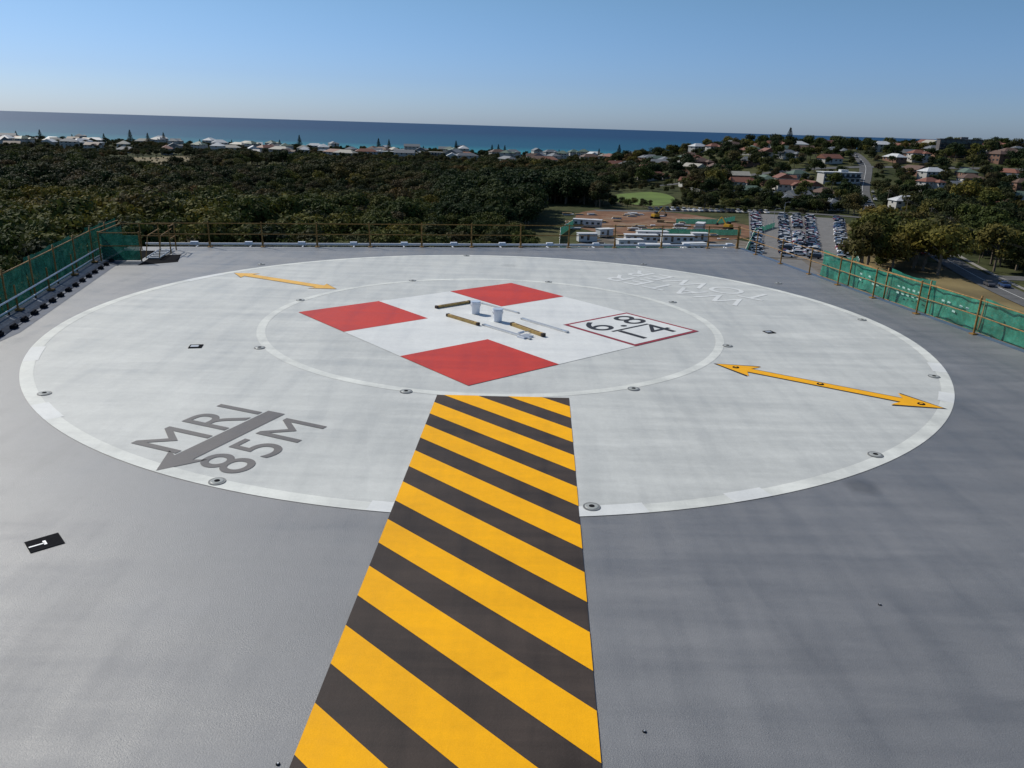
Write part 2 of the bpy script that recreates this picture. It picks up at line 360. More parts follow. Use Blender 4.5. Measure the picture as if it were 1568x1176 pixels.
for z,o_ in((.06,.1),(.42,-.02)):
    for (x0,y0),(x1,y1) in zip(lp[:-1],lp[1:]): b.tube((x0-o_,y0,z),(x1-o_,y1,z),.03,.03,8,0)
b.build('side_toe_rail',[M_white,M_rust])
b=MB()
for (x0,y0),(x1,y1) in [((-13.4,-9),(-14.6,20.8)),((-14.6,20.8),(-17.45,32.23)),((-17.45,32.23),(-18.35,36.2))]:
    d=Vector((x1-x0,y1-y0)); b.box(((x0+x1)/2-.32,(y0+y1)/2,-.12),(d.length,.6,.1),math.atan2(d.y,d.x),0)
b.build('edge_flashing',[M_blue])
b=MB(); b.add([(-13.4,-9,.005),(-12.75,-9,.005),(-13.95,20.8,.005),(-16.75,32.3,.005),(-17.45,35.0,.005),(-18.0,35.0,.005),(-17.45,32.23,.005),(-14.6,20.8,.005)],[(0,1,2,7),(7,2,3,6),(6,3,4,5)]); b.build('gutter_shade_strip',[M_blued],deck)  # gutter strip, darkened in colour to paint the fence and rail shadow
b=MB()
for i in range(26):   # dark dashes modelled as the post shadows along the gutter
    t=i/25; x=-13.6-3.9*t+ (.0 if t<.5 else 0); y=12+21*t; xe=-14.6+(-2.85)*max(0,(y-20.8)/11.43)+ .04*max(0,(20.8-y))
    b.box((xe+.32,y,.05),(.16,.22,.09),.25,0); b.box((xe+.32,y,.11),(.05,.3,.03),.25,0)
b.build('post_shadow_dashes',[M_fitd])
b=MB(); gx,gy=-16.6,33.6; yw=rad(10.5); ca,sa=math.cos(yw),math.sin(yw)
def gp(u,v,z): return (gx+u*ca-v*sa,gy+u*sa+v*ca,z)
for u,v in((-1.2,-1.2),(-1.2,1.9),(.4,-1.2),(.4,1.9),(-.4,1.9),(1.1,1.9),(1.1,.9)):
    b.tube(gp(u,v,0),gp(u,v,1.25),.03,.03,8,0)
for z in(.65,1.2):
    b.tube(gp(-1.2,-1.2,z),gp(-1.2,1.9,z),.025,.025,6,0); b.tube(gp(-1.2,1.9,z),gp(1.1,1.9,z),.025,.025,6,0); b.tube(gp(1.1,1.9,z),gp(1.1,.9,z),.025,.025,6,0); b.tube(gp(-1.2,-1.2,z),gp(.4,-1.2,z),.025,.025,6,0)
b.add([gp(-1.15,-1.15,.05),gp(.35,-1.15,.05),gp(.35,-1.15,1.1),gp(-1.15,-1.15,1.1)],[(0,1,2,3)],1)
b.add([gp(-1.15,-1.1,.05),gp(-1.15,1.85,.05),gp(-1.15,1.85,1.15),gp(-1.15,-1.1,1.15)],[(0,1,2,3)],1)
b.box(gp(-.4,.3,.013),(1.3,2.5,.02),yw,2)
b.add([gp(.5,-2.2,.006),gp(1.9,-1.4,.006),gp(1.6,.6,.006),gp(.5,.2,.006)],[(0,1,2,3)],2)
for i in range(6): b.box(gp(.75,-.6+.42*i,.05),(.5,.12,.05),yw,3)
for u in(.48,1.02): b.tube(gp(u,-.8,.08),gp(u,1.7,.10),.03,.03,6,3); b.tube(gp(u,-.8,.08),gp(u,-.2,.95),.022,.022,6,0); b.tube(gp(u,-.2,.95),gp(u,1.7,1.0),.022,.022,6,0)
b.build('access_stair_gate',[M_rust,M_clothd,M_fitd,M_steel])

# hospital building below the deck
M_conc=simple('precast_concrete',(.38,.38,.37),.8,.1,.4); M_glass=new_mat('window_glass',(.03,.04,.05),.08,.6)
hosp=bpy.data.objects.new('hospital_building',None); COL.objects.link(hosp)
cx,cy=-.5,14.0
b=MB(); b.box((cx,cy,-17.3),(27,42,33.6),rad(9),0)
b.build('walls',[M_conc],hosp)
b=MB()
for s_ in range(8):
    z=-31+s_*4; b.box((cx,cy,z),(27.12,42.12,.35),rad(9),0)
b.build('floor_bands',[M_steel],hosp)
b=MB()
for s_ in range(8):
    z=-29.2+s_*4
    for i in range(12):
        u=-12+i*24/11
        for sg in(-1,1):
            v=sg*21.03; a=rad(9); b.box((cx+u*math.cos(a)-v*math.sin(a),cy+u*math.sin(a)+v*math.cos(a),z),(1.4,.1,1.7),a,0)
b.build('windows',[M_glass],hosp)

# ------------------------------------------------------------------ terrain
def sst(a,b_,x):
    t=np.clip((np.asarray(x,float)-a)/(b_-a),0,1); return t*t*(3-2*t)
def TH(x,y):
    x=np.asarray(x,float);y=np.asarray(y,float)
    h=-34+28*sst(430,690,y)*sst(50,230,x)*(1-sst(760,1080,y))
    h=h+2.5*np.sin(x/60+1)*sst(480,650,y)*sst(100,240,x)*(1-sst(760,1080,y))
    h=h+6*sst(300,520,x)*sst(250,420,y)*(1-sst(430,680,y))
    h=h-7*sst(1165,1200,y+ .03*x)
    return h
M_land=new_mat('land',(.05,.06,.03),.95,.1)
f1=noise(M_land,coords(M_land),.012,6,.6); f2=noise(M_land,coords(M_land),.15,6,.7)
c=ramp(M_land,f1,[(.35,(.035,.045,.018)),(.55,(.065,.07,.028)),(.7,(.11,.09,.045))])
c=mix(M_land,c,ramp(M_land,f2,[(.3,(.5,.5,.5)),(.7,(1.3,1.3,1.3))]),1.0,'MULTIPLY')
L(M_land,c,B(M_land).inputs['Base Color'])
xs=np.unique(np.concatenate([np.linspace(-6000,-900,12),np.arange(-900,900,18),np.linspace(900,6000,12)]))
ys=np.unique(np.concatenate([np.linspace(-3000,0,8),np.arange(0,1240,14),[1300]]))
X,Y=np.meshgrid(xs,ys); Z=TH(X,Y); nx_,ny_=len(xs),len(ys)
V=np.stack([X.ravel(),Y.ravel(),Z.ravel()],1); I=np.arange(nx_*ny_).reshape(ny_,nx_)
Fq=np.stack([I[:-1,:-1].ravel(),I[:-1,1:].ravel(),I[1:,1:].ravel(),I[1:,:-1].ravel()],1)
me=bpy.data.meshes.new('ground'); me.from_pydata(V.tolist(),[],Fq.tolist()); me.materials.append(M_land)
me.polygons.foreach_set('use_smooth',[True]*len(Fq)); obj('ground',me)
# sea
M_sea=new_mat('sea_water',(.02,.08,.14),.6,.12)
g_=N(M_sea,'ShaderNodeNewGeometry'); sp=N(M_sea,'ShaderNodeSeparateXYZ'); L(M_sea,g_.outputs['Position'],sp.inputs[0])
mr=N(M_sea,'ShaderNodeMapRange'); mr.inputs[1].default_value=1100; mr.inputs[2].default_value=6000; L(M_sea,sp.outputs[1],mr.inputs[0])
nz_=noise(M_sea,coords(M_sea,(.3,1,1)),.004,5,.6)
mth=N(M_sea,'ShaderNodeMath',operation='MULTIPLY_ADD'); L(M_sea,nz_,mth.inputs[0]); mth.inputs[1].default_value=.09; L(M_sea,mr.outputs[0],mth.inputs[2])
c=ramp(M_sea,mth.outputs[0],[(.05,(.03,.25,.27)),(.095,(.012,.15,.20)),(.18,(.005,.075,.14)),(.7,(.004,.042,.11))])
L(M_sea,c,B(M_sea).inputs['Base Color']); bump(M_sea,noise(M_sea,coords(M_sea,(.5,1,1)),.12,5,.7),.5,1.5)
b=MB(); b.add([(-90000,-90000,-36.8),(90000,-90000,-36.8),(90000,90000,-36.8),(-90000,90000,-36.8)],[(0,1,2,3)]); b.build('sea',[M_sea])

def drape_strip(name,path,w,mat,off=.12,seg=8):
    pts=[Vector(p) for p in path]; fine=[]
    for p,q3 in zip(pts[:-1],pts[1:]):
        k=max(1,int((q3-p).length/seg)); fine+=[p+(q3-p)*i/k for i in range(k)]
    fine.append(pts[-1])
    for _ in range(6): fine=[fine[0]]+[(fine[i-1]+fine[i]*2+fine[i+1])/4 for i in range(1,len(fine)-1)]+[fine[-1]]
    vs=[];fs=[]; nw=4
    for i,p in enumerate(fine):
        d=(fine[min(i+1,len(fine)-1)]-fine[max(i-1,0)]).normalized(); nn=Vector((-d.y,d.x))
        for j in range(nw+1):
            qq=p+nn*w*(j/nw-.5); vs.append((qq.x,qq.y,float(TH(qq.x,qq.y))+off))
    for i in range(len(fine)-1):
        for j in range(nw): a=i*(nw+1)+j; fs.append((a,a+1,a+nw+2,a+nw+1))
    b=MB(); b.add(vs,fs); return b.build(name,[mat]),fine
def drape_blob(name,c,rx,ry,rot,mat,off,irr=.1,nr=8,na=48):
    b=MB(); vs=[];fs=[]; ph=[random.random()*6 for _ in range(3)]
    vs.append((c[0],c[1],float(TH(*c))+off))
    for r in range(1,nr+1):
        for a in range(na):
            t=2*math.pi*a/na; k=r/nr*(1+irr*(math.sin(2*t+ph[0])*.5+math.sin(3*t+ph[1])*.3+math.sin(5*t+ph[2])*.2))
            u=rx*k*math.cos(t);v=ry*k*math.sin(t); x=c[0]+u*math.cos(rot)-v*math.sin(rot);y=c[1]+u*math.sin(rot)+v*math.cos(rot)
            vs.append((x,y,float(TH(x,y))+off))
    for a in range(na): fs.append((0,1+a,1+(a+1)%na))
    for r in range(nr-1):
        for a in range(na):
            i0=1+r*na+a;i1=1+r*na+(a+1)%na; fs.append((i0,i0+na,i1+na,i1))
    b.add(vs,fs); return b.build(name,[mat])
M_asph=simple('asphalt',(.10,.10,.10),.85,.2,.3); M_asph2=simple('carpark_asphalt',(.16,.155,.15),.85,.15,.3)
M_dirt=new_mat('red_earth',(.30,.14,.08),.95,.1); f=noise(M_dirt,coords(M_dirt),.06,8,.7)
L(M_dirt,ramp(M_dirt,f,[(.35,(.10,.065,.045)),(.5,(.19,.10,.06)),(.65,(.24,.19,.14))]),B(M_dirt).inputs['Base Color'])
M_gravel=new_mat('site_gravel',(.25,.22,.19),.95,.1); f=noise(M_gravel,coords(M_gravel),.05,8,.75)
L(M_gravel,ramp(M_gravel,f,[(.35,(.09,.08,.06)),(.5,(.16,.14,.12)),(.65,(.26,.245,.22))]),B(M_gravel).inputs['Base Color'])
M_grass=simple('mown_grass',(.10,.15,.028),.9,.25,.06); M_dry=simple('dry_grass',(.15,.115,.05),.9,.45,.04)
M_sand=simple('beach_sand',(.5,.43,.32),.9,.1,.05); M_conc2=simple('footpath_concrete',(.24,.23,.21),.85,.1,.5); M_line=simple('road_line_paint',(.7,.7,.68),.7,.1,1)
drape_blob('sports_oval',(77,480),20,42,rad(-8),M_grass,.10,.1)
drape_blob('construction_site_gravel',(52,215),48,105,rad(-12),M_gravel,.06,.12)
drape_blob('construction_site_earth',(64,350),42,55,rad(-8),M_dirt,.09,.15)
CLR=[((-325,700),48,125),((-455,740),45,85),((-200,640),22,70),((-130,700),40,60),((-240,520),16,60)]
for c_,rx_,ry_ in CLR: drape_blob('dry_grass_clearing',c_,rx_*1.1,ry_*1.05,rad(20),M_dry,.06,.3)
drape_blob('dry_grass_verge',(137,300),17,75,rad(-15),M_dry,.12,.2)
drape_blob('dry_grass_verge',(110,200),30,60,rad(-25),M_dry,.03,.2)
drape_blob('beach',(-300,1172),900,14,rad(-1.5),M_sand,.25,.02)
CP=[(80,262),(112,256),(166,395),(122,412)]
b=MB(); b.add([(x,y,-33.84) for x,y in CP],[(0,1,2,3)]); b.build('car_park',[M_asph2])
main=[(128,150),(138,219),(150,268),(166,320),(176,361),(188,400),(205,459),(222,510),(262,600),(285,690)]
drape_strip('footpath',[(x+7,y) for x,y in main[:7]],1.6,M_conc2,.16); _,MR=drape_strip('road',main,9,M_asph,.2); drape_strip('road_centre_line',main,.2,M_line,.26)
side=[(166,330),(200,318),(260,330),(340,380),(430,420)]
drape_strip('road',side,7.5,M_asph,.14)
acc=[(70,120),(84,200),(92,258)]; drape_strip('road',acc,8,M_asph2,.13)
rb=[(142,235),(190,232),(260,250),(330,260)]; drape_strip('road',rb,8,M_asph,.13)
r3=[(188,400),(150,425),(110,415),(40,400)]; drape_strip('road',r3,7,M_asph,.16)
hs=[(100,560),(180,575),(262,600),(360,590),(470,560)]; drape_strip('road',hs,7,M_asph,.24)
coastr=[(-900,1010),(-300,1000),(0,1010),(200,1040)]; drape_strip('road',coastr,10,M_conc2,.2,30)
roads=[np.array(pp,float) for pp in (main,side,r3,hs,rb)]
def dist_road(x,y):
    d=1e9
    for R in roads:
        for a,c in zip(R[:-1],R[1:]):
            ab=c-a; t=np.clip(((x-a[0])*ab[0]+(y-a[1])*ab[1])/(ab@ab),0,1); d=min(d,math.hypot(x-a[0]-ab[0]*t,y-a[1]-ab[1]*t))
    return d

# ------------------------------------------------------------------ trees (shared variants)
def leaf_mat(name,stops):
    m=new_mat(name,stops[0][1],.8,.12); oi=N(m,'ShaderNodeObjectInfo')
    c=ramp(m,oi.outputs['Random'],stops)
    f=noise(m,coords(m),.35,3,.6); c=mix(m,c,ramp(m,f,[(.35,(.6,.64,.64)),(.5,(1,1,1)),(.66,(1.3,1.25,1.0))]),1.0,'MULTIPLY')
    f=noise(m,coords(m),.011,4,.6); c=mix(m,c,ramp(m,f,[(.38,(.62,.74,.76)),(.5,(.95,1,1)),(.60,(1.35,1.15,.9))]),1.0,'MULTIPLY')
    L(m,c,B(m).inputs['Base Color'])
    tl=N(m,'ShaderNodeBsdfTranslucent'); L(m,c,tl.inputs[0]); mx=N(m,'ShaderNodeMixShader'); mx.inputs[0].default_value=.2
    L(m,B(m).outputs[0],mx.inputs[1]); L(m,tl.outputs[0],mx.inputs[2]); L(m,mx.outputs[0],m.node_tree.nodes['Material Output'].inputs[0])
    return m
M_leaf=leaf_mat('olive_foliage',[(0,(.045,.06,.016)),(.35,(.065,.078,.02)),(.6,(.085,.09,.024)),(.85,(.12,.112,.028)),(1,(.08,.08,.034))])
M_leafb=leaf_mat('bush_foliage',[(0,(.028,.036,.014)),(.35,(.042,.048,.018)),(.6,(.058,.058,.022)),(.85,(.075,.062,.028)),(1,(.10,.07,.038))])
M_leafd=leaf_mat('dark_foliage',[(0,(.020,.034,.014)),(.5,(.030,.045,.016)),(1,(.045,.058,.019))])
M_bark=simple('bark',(.16,.13,.10),.9,.3,2)
def leaf_cloud(P,size,up_bias=.5,O=None):
    n=len(P); nrm=rng.normal(size=(n,3))*.5
    if O is not None: nrm+=O*1.0
    nrm[:,2]+=up_bias; nrm/=np.linalg.norm(nrm,axis=1)[:,None]
    a=rng.normal(size=(n,3)); u=np.cross(nrm,a); u/=np.linalg.norm(u,axis=1)[:,None]; w=np.cross(nrm,u)
    s=size*rng.uniform(.6,1.4,n)[:,None]; u=u*s; w=w*s*rng.uniform(.5,.9,n)[:,None]
    V=np.stack([P-u-w*.3,P+w,P+u+w*.2,P-w],1).reshape(-1,3); F=np.arange(4*n).reshape(n,4); return V,F
def make_tree(name,H,R,nl,nleaf,lsz,crown0,mat):
    b=MB(); lean=rng.normal(size=2)*.04*H
    top=(lean[0],lean[1],H*.7); b.tube((0,0,-.5),(lean[0]*.5,lean[1]*.5,H*.4),R*.06,R*.045,7,1,False); b.tube((lean[0]*.5,lean[1]*.5,H*.4),top,R*.045,R*.015,6,1,False)
    allP=[];allO=[]
    for i in range(nl):
        t=rng.uniform(0,1); ang=rng.uniform(0,2*math.pi)+i*2.4
        zc=H*(crown0+(.88-crown0)*t); rr=R*(math.sqrt(max(0.05,1-((t-.3)/.8)**2)))*rng.uniform(.3,.78)
        c=np.array([math.cos(ang)*rr+lean[0],math.sin(ang)*rr+lean[1],zc]); lr=R*rng.uniform(.32,.55)
        b.tube((lean[0]*.6,lean[1]*.6,H*(.3+.3*t)),tuple(c),R*.025,R*.008,5,1,False)
        k=int(nleaf/nl); d=rng.normal(size=(k,3)); d/=np.linalg.norm(d,axis=1)[:,None]
        rad_=lr*rng.uniform(.6,1.08,k)[:,None]; p=c+d*rad_*np.array([1,1,.62]); allP.append(p); allO.append(d)
    P=np.concatenate(allP); Vv,Ff=leaf_cloud(P,lsz,.35,np.concatenate(allO))
    o=len(b.v); b.v+=Vv.tolist(); b.f+=(Ff+o).tolist(); b.m+=[0]*len(Ff)
    return b.build(name,[mat,M_bark],data_only=True)
def make_pine(name,H,R,mat):
    b=MB(); b.tube((0,0,-.5),(0,0,H),.45,.06,8,1,False); Ps=[]
    nt=17
    for i in range(nt):
        z=H*(.14+.84*i/nt); r=R*(1-(i/nt))**.8*rng.uniform(.85,1.1)+.25; nb=7
        for j in range(nb):
            if rng.random()<.1: continue
            a=2*math.pi*j/nb+i*.5+rng.uniform(-.15,.15); rr=r*rng.uniform(.8,1.1)
            e=(math.cos(a)*rr,math.sin(a)*rr,z+rr*.12); b.tube((0,0,z),e,.08,.03,4,1,False)
            k=int(8+rr*9); t=rng.uniform(.15,1.02,k); Ps.append(np.stack([e[0]*t+rng.normal(size=k)*.13*rr*.6,e[1]*t+rng.normal(size=k)*.13*rr*.6,z+(e[2]-z)*t+rng.normal(size=k)*.16],1))
    P=np.concatenate(Ps); Vv,Ff=leaf_cloud(P,.38,.8); o=len(b.v); b.v+=Vv.tolist(); b.f+=(Ff+o).tolist(); b.m+=[0]*len(Ff)
    return b.build(name,[mat,M_bark],data_only=True)
tcol=bpy.data.collections.new('tree_variants')
# 0-3 olive, 4-6 bush, 7-9 dark
for i in range(10):
    H=rng.uniform(8.5,11); R=rng.uniform(4.2,5.8)
    me=make_tree('tree_variant',H,R,rng.integers(12,18),1500,.38,.40,M_leaf if i<4 else (M_leafb if i<7 else M_leafd))
    tcol.objects.link(bpy.data.objects.new('tree_variant_%02d'%i,me))
def scatter(name,pts):
    A=np.array(pts,float); me=bpy.data.meshes.new(name); me.from_pydata(A[:,:3].tolist(),[],[])
    for nm,c in(('scl',3),('rot',4)):
        at=me.attributes.new(nm,'FLOAT','POINT'); at.data.foreach_set('value',A[:,c].astype(np.float32))
    at=me.attributes.new('idx','INT','POINT'); at.data.foreach_set('value',A[:,5].astype(np.int32))
    o=obj(name,me); ng=bpy.data.node_groups.new(name+'_scatter','GeometryNodeTree')
    ng.interface.new_socket('Geometry',in_out='INPUT',socket_type='NodeSocketGeometry'); ng.interface.new_socket('Geometry',in_out='OUTPUT',socket_type='NodeSocketGeometry')
    nd=ng.nodes; gi=nd.new('NodeGroupInput'); go=nd.new('NodeGroupOutput'); iop=nd.new('GeometryNodeInstanceOnPoints')
    ci=nd.new('GeometryNodeCollectionInfo'); ci.inputs[0].default_value=tcol; ci.inputs[1].default_value=True; ci.inputs[2].default_value=True
    def na(nm,t):
        x=nd.new('GeometryNodeInputNamedAttribute'); x.data_type=t; x.inputs[0].default_value=nm; return x.outputs[0]
    cb=nd.new('ShaderNodeCombineXYZ'); lk=ng.links.new
    lk(gi.outputs[0],iop.inputs['Points']); lk(ci.outputs[0],iop.inputs['Instance']); iop.inputs['Pick Instance'].default_value=True
    lk(na('idx','INT'),iop.inputs['Instance Index']); lk(na('rot','FLOAT'),cb.inputs[2]); lk(cb.outputs[0],iop.inputs['Rotation']); lk(na('scl','FLOAT'),iop.inputs['Scale'])
    lk(iop.outputs[0],go.inputs[0]); md=o.modifiers.new('scatter','NODES'); md.node_group=ng; return o
def inquad(x,y,Q):
    s=None
    for i in range(len(Q)):
        a=Q[i];c=Q[(i+1)%len(Q)]; cr_=(c[0]-a[0])*(y-a[1])-(c[1]-a[1])*(x-a[0])
        if s is None: s=cr_>0
        elif (cr_>0)!=s: return False
    return True
def ell(x,y,c,rx,ry): return ((x-c[0])/rx)**2+((y-c[1])/ry)**2<1
def ellr(x,y,c,rx,ry,a=rad(20)):
    dx,dy=x-c[0],y-c[1]; return ((dx*math.cos(a)+dy*math.sin(a))/rx)**2+((-dx*math.sin(a)+dy*math.cos(a))/ry)**2<1

# ------------------------------------------------------------------ houses
roofcols={'grey':(.15,.16,.17),'white':(.50,.51,.51),'terracotta':(.19,.08,.052),'brown':(.12,.075,.055),'green':(.09,.13,.10),'cream':(.33,.31,.26)}
RM={k:simple('roof_'+k,v,.6,.15,.8) for k,v in roofcols.items()}
WM={'brick':simple('brick_wall',(.22,.125,.09),.85,.2,2),'weatherboard':simple('weatherboard_wall',(.42,.41,.38),.8,.08,1),'rendered':simple('rendered_wall',(.46,.44,.41),.8,.06,1)}
M_win=new_mat('house_window',(.04,.05,.06),.1,.6); M_door=simple('door_paint',(.12,.08,.06),.6,.1,1)
def house_parts(w,d,h,kind,rk,wk,wing):
    wl=MB(); wl.box((0,0,h/2-1),(w,d,h+2),0,0)
    if wing: wl.box((w*.28,-d*.5-1.8,h/2-1),(w*.4,3.6,h+2),0,0)
    rf=MB()
    def roof(cx,cy,w,d,h,alongx=True):
        o=.6; hx=w/2+o;hy=d/2+o; rh=min(hx,hy)*.5
        if alongx: r=(hx-hy*.95 if kind=='hip' else hx)
        z=h+.02; e=.18
        if alongx: r=max(r,.1); rp=[(cx-r,cy,z+rh),(cx+r,cy,z+rh)]
        else:
            r=(hy-hx*.95 if kind=='hip' else hy); r=max(r,.1); rp=[(cx,cy-r,z+rh),(cx,cy+r,z+rh)]
        b0=[(cx-hx,cy-hy,z),(cx+hx,cy-hy,z),(cx+hx,cy+hy,z),(cx-hx,cy+hy,z)]; b1=[(x,y,zz-e) for x,y,zz in b0]
        if alongx: fs=[(0,1,5,4),(1,2,5),(2,3,4,5),(3,0,4)]
        else: fs=[(0,1,4),(1,2,5,4),(2,3,5),(3,0,4,5)]
        rf.add(b0+rp+b1,fs+[(6,7,1,0),(7,8,2,1),(8,9,3,2),(9,6,0,3),(9,8,7,6)])
    roof(0,0,w,d,h); 
    if wing: roof(w*.28,-d*.5-1.0,w*.4,5.6,h-.15,False)
    wn=MB(); fl=max(1,round(h/3))
    for f_ in range(fl):
        for sgn in(-1,1):
            for i in range(4):
                u=-w*.38+i*w*.25
                if sgn==-1 and wing and u>w*.05: yy=-d*.5-3.62
                else: yy=sgn*(d/2+.02)
                if sgn==-1 and wing and not(w*.1<u<w*.46) and yy<-d*.5-1: continue
                if f_==0 and i==1 and sgn==-1: continue
                wn.box((u,yy,1.6+3*f_),(1.7,.06,1.2),0,0)
            wn.box((sgn*(w/2+.02),0,1.6+3*f_),(.06,1.8,1.1),0,0)
    dr=MB(); dr.box((-w*.13,-d/2-.03,1.05),(1.0,.08,2.1),0,0)
    return [('walls',wl.build('walls',[WM[wk]],data_only=True)),('roof',rf.build('roof',[RM[rk]],data_only=True)),('windows',wn.build('windows',[M_win],data_only=True)),('door',dr.build('door',[M_door],data_only=True))],wk
HV=[]
for i in range(22):
    rk=['grey','grey','white','terracotta','terracotta','brown','cream','green','brown','grey','brown'][i%11]; wk=random.choice(['brick','weatherboard','rendered','brick'])
    HV.append(house_parts(random.uniform(12,17),random.uniform(8.5,11),random.choice([3,3,5.8]),random.choice(['hip','hip','gable']),rk,wk,random.random()<.5))
HVc=[]
for i in range(14):
    rk=['white','grey','brown','cream','grey','white','grey','terracotta','brown','grey','green','white','grey','cream'][i]; wk=random.choice(['weatherboard','rendered','rendered'])
    HVc.append(house_parts(random.uniform(12,26),random.uniform(10,13),random.choice([3,5.8,5.8,8.6]),random.choice(['hip','gable']),rk,wk,random.random()<.4))
houses=[]
def place_house(v,x,y,yaw,s=1):
    parts,wk=v; nm={'brick':'brick_house','weatherboard':'weatherboard_house','rendered':'rendered_house'}[wk]
    e=bpy.data.objects.new(nm,None); COL.objects.link(e); e.location=(x,y,float(TH(x,y))+.4); e.rotation_euler=(0,0,yaw); e.scale=(s,)*3
    for pn,me in parts: obj(pn,me,e)
    houses.append((x,y))
for yy in np.arange(445,800,25):
    for xx in np.arange(100,640,24):
        x=xx+random.uniform(-8,8); y=yy+random.uniform(-8,8)
        if random.random()<.20 or dist_road(x,y)<15 or ell(x,y,(80,490),38,62) or x>.78*y: continue
        place_house(random.choice(HV),x,y,random.choice([0,math.pi/2,0,0])+random.uniform(-.35,.35)+.2)
for x,y in[(232,405),(215,345),(255,375),(290,420),(330,440),(250,290),(300,345),(345,405),(225,440),(262,445)]:
    if dist_road(x,y)>12: place_house(random.choice(HV),x,y,random.uniform(-.5,.5))
for yy in np.arange(868,1150,36):
    for xx in np.arange(-880,420,33):
        x=xx+random.uniform(-14,14); y=yy+random.uniform(-14,14)
        if random.random()<.48+.3*math.sin(x/55)*math.sin(x/23+y/90): continue
        if x>60 and y<900: continue
        place_house(random.choice(HVc),x,y,random.uniform(-.5,.5)+random.choice([0,math.pi/2]))
def block(name,x,y,w,d,fl,yaw,wall,band):
    e=bpy.data.objects.new(name,None); COL.objects.link(e); e.location=(x,y,float(TH(x,y))); e.rotation_euler=(0,0,yaw)
    b=MB(); b.box((0,0,fl*1.6-1),(w,d,fl*3.2+2),0,0); b.build('walls',[wall],e)
    b=MB(); b.box((0,0,fl*3.2+.25),(w+1.6,d+1.6,.4),0,0); b.box((w*.1,0,fl*3.2+1.2),(5,4,1.5),0,0); b.build('roof',[band],e)
    b=MB()
    for f_ in range(fl):
        k=int(w/3.6)
        for i in range(k):
            for sg in(-1,1): b.box((-w/2+(i+.5)*w/k,sg*(d/2+.02),f_*3.2+1.7),(2.3,.08,1.7),0,0)
    b.build('windows',[M_win],e)
    b=MB()
    for f_ in range(1,fl): b.box((0,-d/2-.75,f_*3.2+.02),(w*.96,1.4,.18),0,0); b.box((0,-d/2-1.4,f_*3.2+.65),(w*.96,.06,.9),0,1)
    b.build('balconies',[band,M_glass],e)
    houses.append((x,y))
block('apartment_building',352,645,30,14,4,-.3,simple('dark_cladding',(.10,.09,.085),.7,.1,1),simple('roof_slab',(.14,.13,.13),.7,.1,1))
block('school_building',218,540,26,10,2,.1,WM['rendered'],RM['white'])
block('apartment_building',-150,960,44,14,2,.05,WM['rendered'],RM['white'])
block('apartment_building',-215,930,36,12,2,-.05,WM['rendered'],RM['white'])
block('apartment_building',-95,985,40,12,2,-.05,WM['rendered'],RM['cream'])
block('apartment_building',-520,960,34,14,2,.05,WM['rendered'],RM['white'])

# ------------------------------------------------------------------ scatter trees
HA=np.array(houses)
def near_house(x,y,r): return (np.abs(HA[:,0]-x)+np.abs(HA[:,1]-y)).min()<r
F=[];Sb=[];Tw=[]
y=75.0
while y<860:
    sp_=7.6+ y*.0020
    for x in np.arange(-.80*y-60,.80*y+60,sp_):
        px=x+rng.uniform(-.45,.45)*sp_; py=y+rng.uniform(-.45,.45)*sp_
        z=float(TH(px,py)); az=px/py; scrub=False
        if px<0 and py>440:
            for c_,rx_,ry_ in CLR:
                if ellr(px,py,c_,rx_,ry_): scrub=True
            if scrub and rng.random()<.62: continue
        if ell(px,py,(77,480),23,48) or (py<415 and az>.015 and az<.45) or inquad(px,py,CP): continue
        if az>.0 and py<235: continue
        if py<430 and .02<az<.10: continue
        suburb=(py>425 and px>95) or (px>185 and py>270)
        s=rng.uniform(.68,1.2)*(1.35-.2*min(1,max(0,(py-100)/500)))
        s*=.88+.3*math.sin(px/37+1.3)*math.sin(py/51)
        if .11<az<.21 and py<560: s*=.4
        if suburb:
            if rng.random()<.36 or near_house(px,py,11) or dist_road(px,py)<7: continue
            Sb.append((px,py,z,s*rng.choice([.55,.75,.9,1.1]),rng.uniform(0,6.28),rng.integers(2,10)))
        else:
            if px>60 and dist_road(px,py)<8: continue
            if py>720: s*=.62
            if scrub: s*=.32
            if -.10<az<.10 and 290<py<560: idx=rng.integers(7,10); s*=1.15
            elif py<330: idx=rng.choice([0,1,2,3,0,1,2,3,4,6])
            else: idx=rng.choice([1,4,5,6,4,5,6,8])
            F.append((px,py,z,max(.45,s) if not scrub else max(.2,s),rng.uniform(0,6.28),idx))
    y+=sp_
for _ in range(60):
    px=rng.uniform(-25,44); py=rng.uniform(425,520); F.append((px,py,-34,rng.uniform(1.4,1.9),rng.uniform(0,6.28),rng.integers(7,10)))
for _ in range(60):
    py=rng.uniform(425,452); px=rng.uniform(100,180)
    if dist_road(px,py)>8: Sb.append((px,py,-34,rng.uniform(.4,.8),rng.uniform(0,6.28),rng.integers(0,10)))
for _ in range(26):
    px=rng.uniform(185,250); py=rng.uniform(260,310); 
    if dist_road(px,py)>9: F.append((px,py,-34,rng.uniform(.9,1.2),rng.uniform(0,6.28),rng.integers(0,7)))
for _ in range(40):
    px=rng.uniform(145,260); py=rng.uniform(160,225)
    if dist_road(px,py)>9: F.append((px,py,-34,rng.uniform(.35,.65),rng.uniform(0,6.28),rng.integers(0,7)))
for _ in range(40):
    px=rng.uniform(110,150); py=rng.uniform(200,420)
    if dist_road(px,py)>7 and not inquad(px,py,CP): F.append((px,py,-34,rng.uniform(.2,.42),rng.uniform(0,6.28),rng.integers(0,7)))
for _ in range(3000):
    px=rng.uniform(-950,450); py=rng.uniform(850,1150)
    if near_house(px,py,12): continue
    Tw.append((px,py,float(TH(px,py)),rng.uniform(.35,.85),rng.uniform(0,6.28),rng.integers(4,10)))
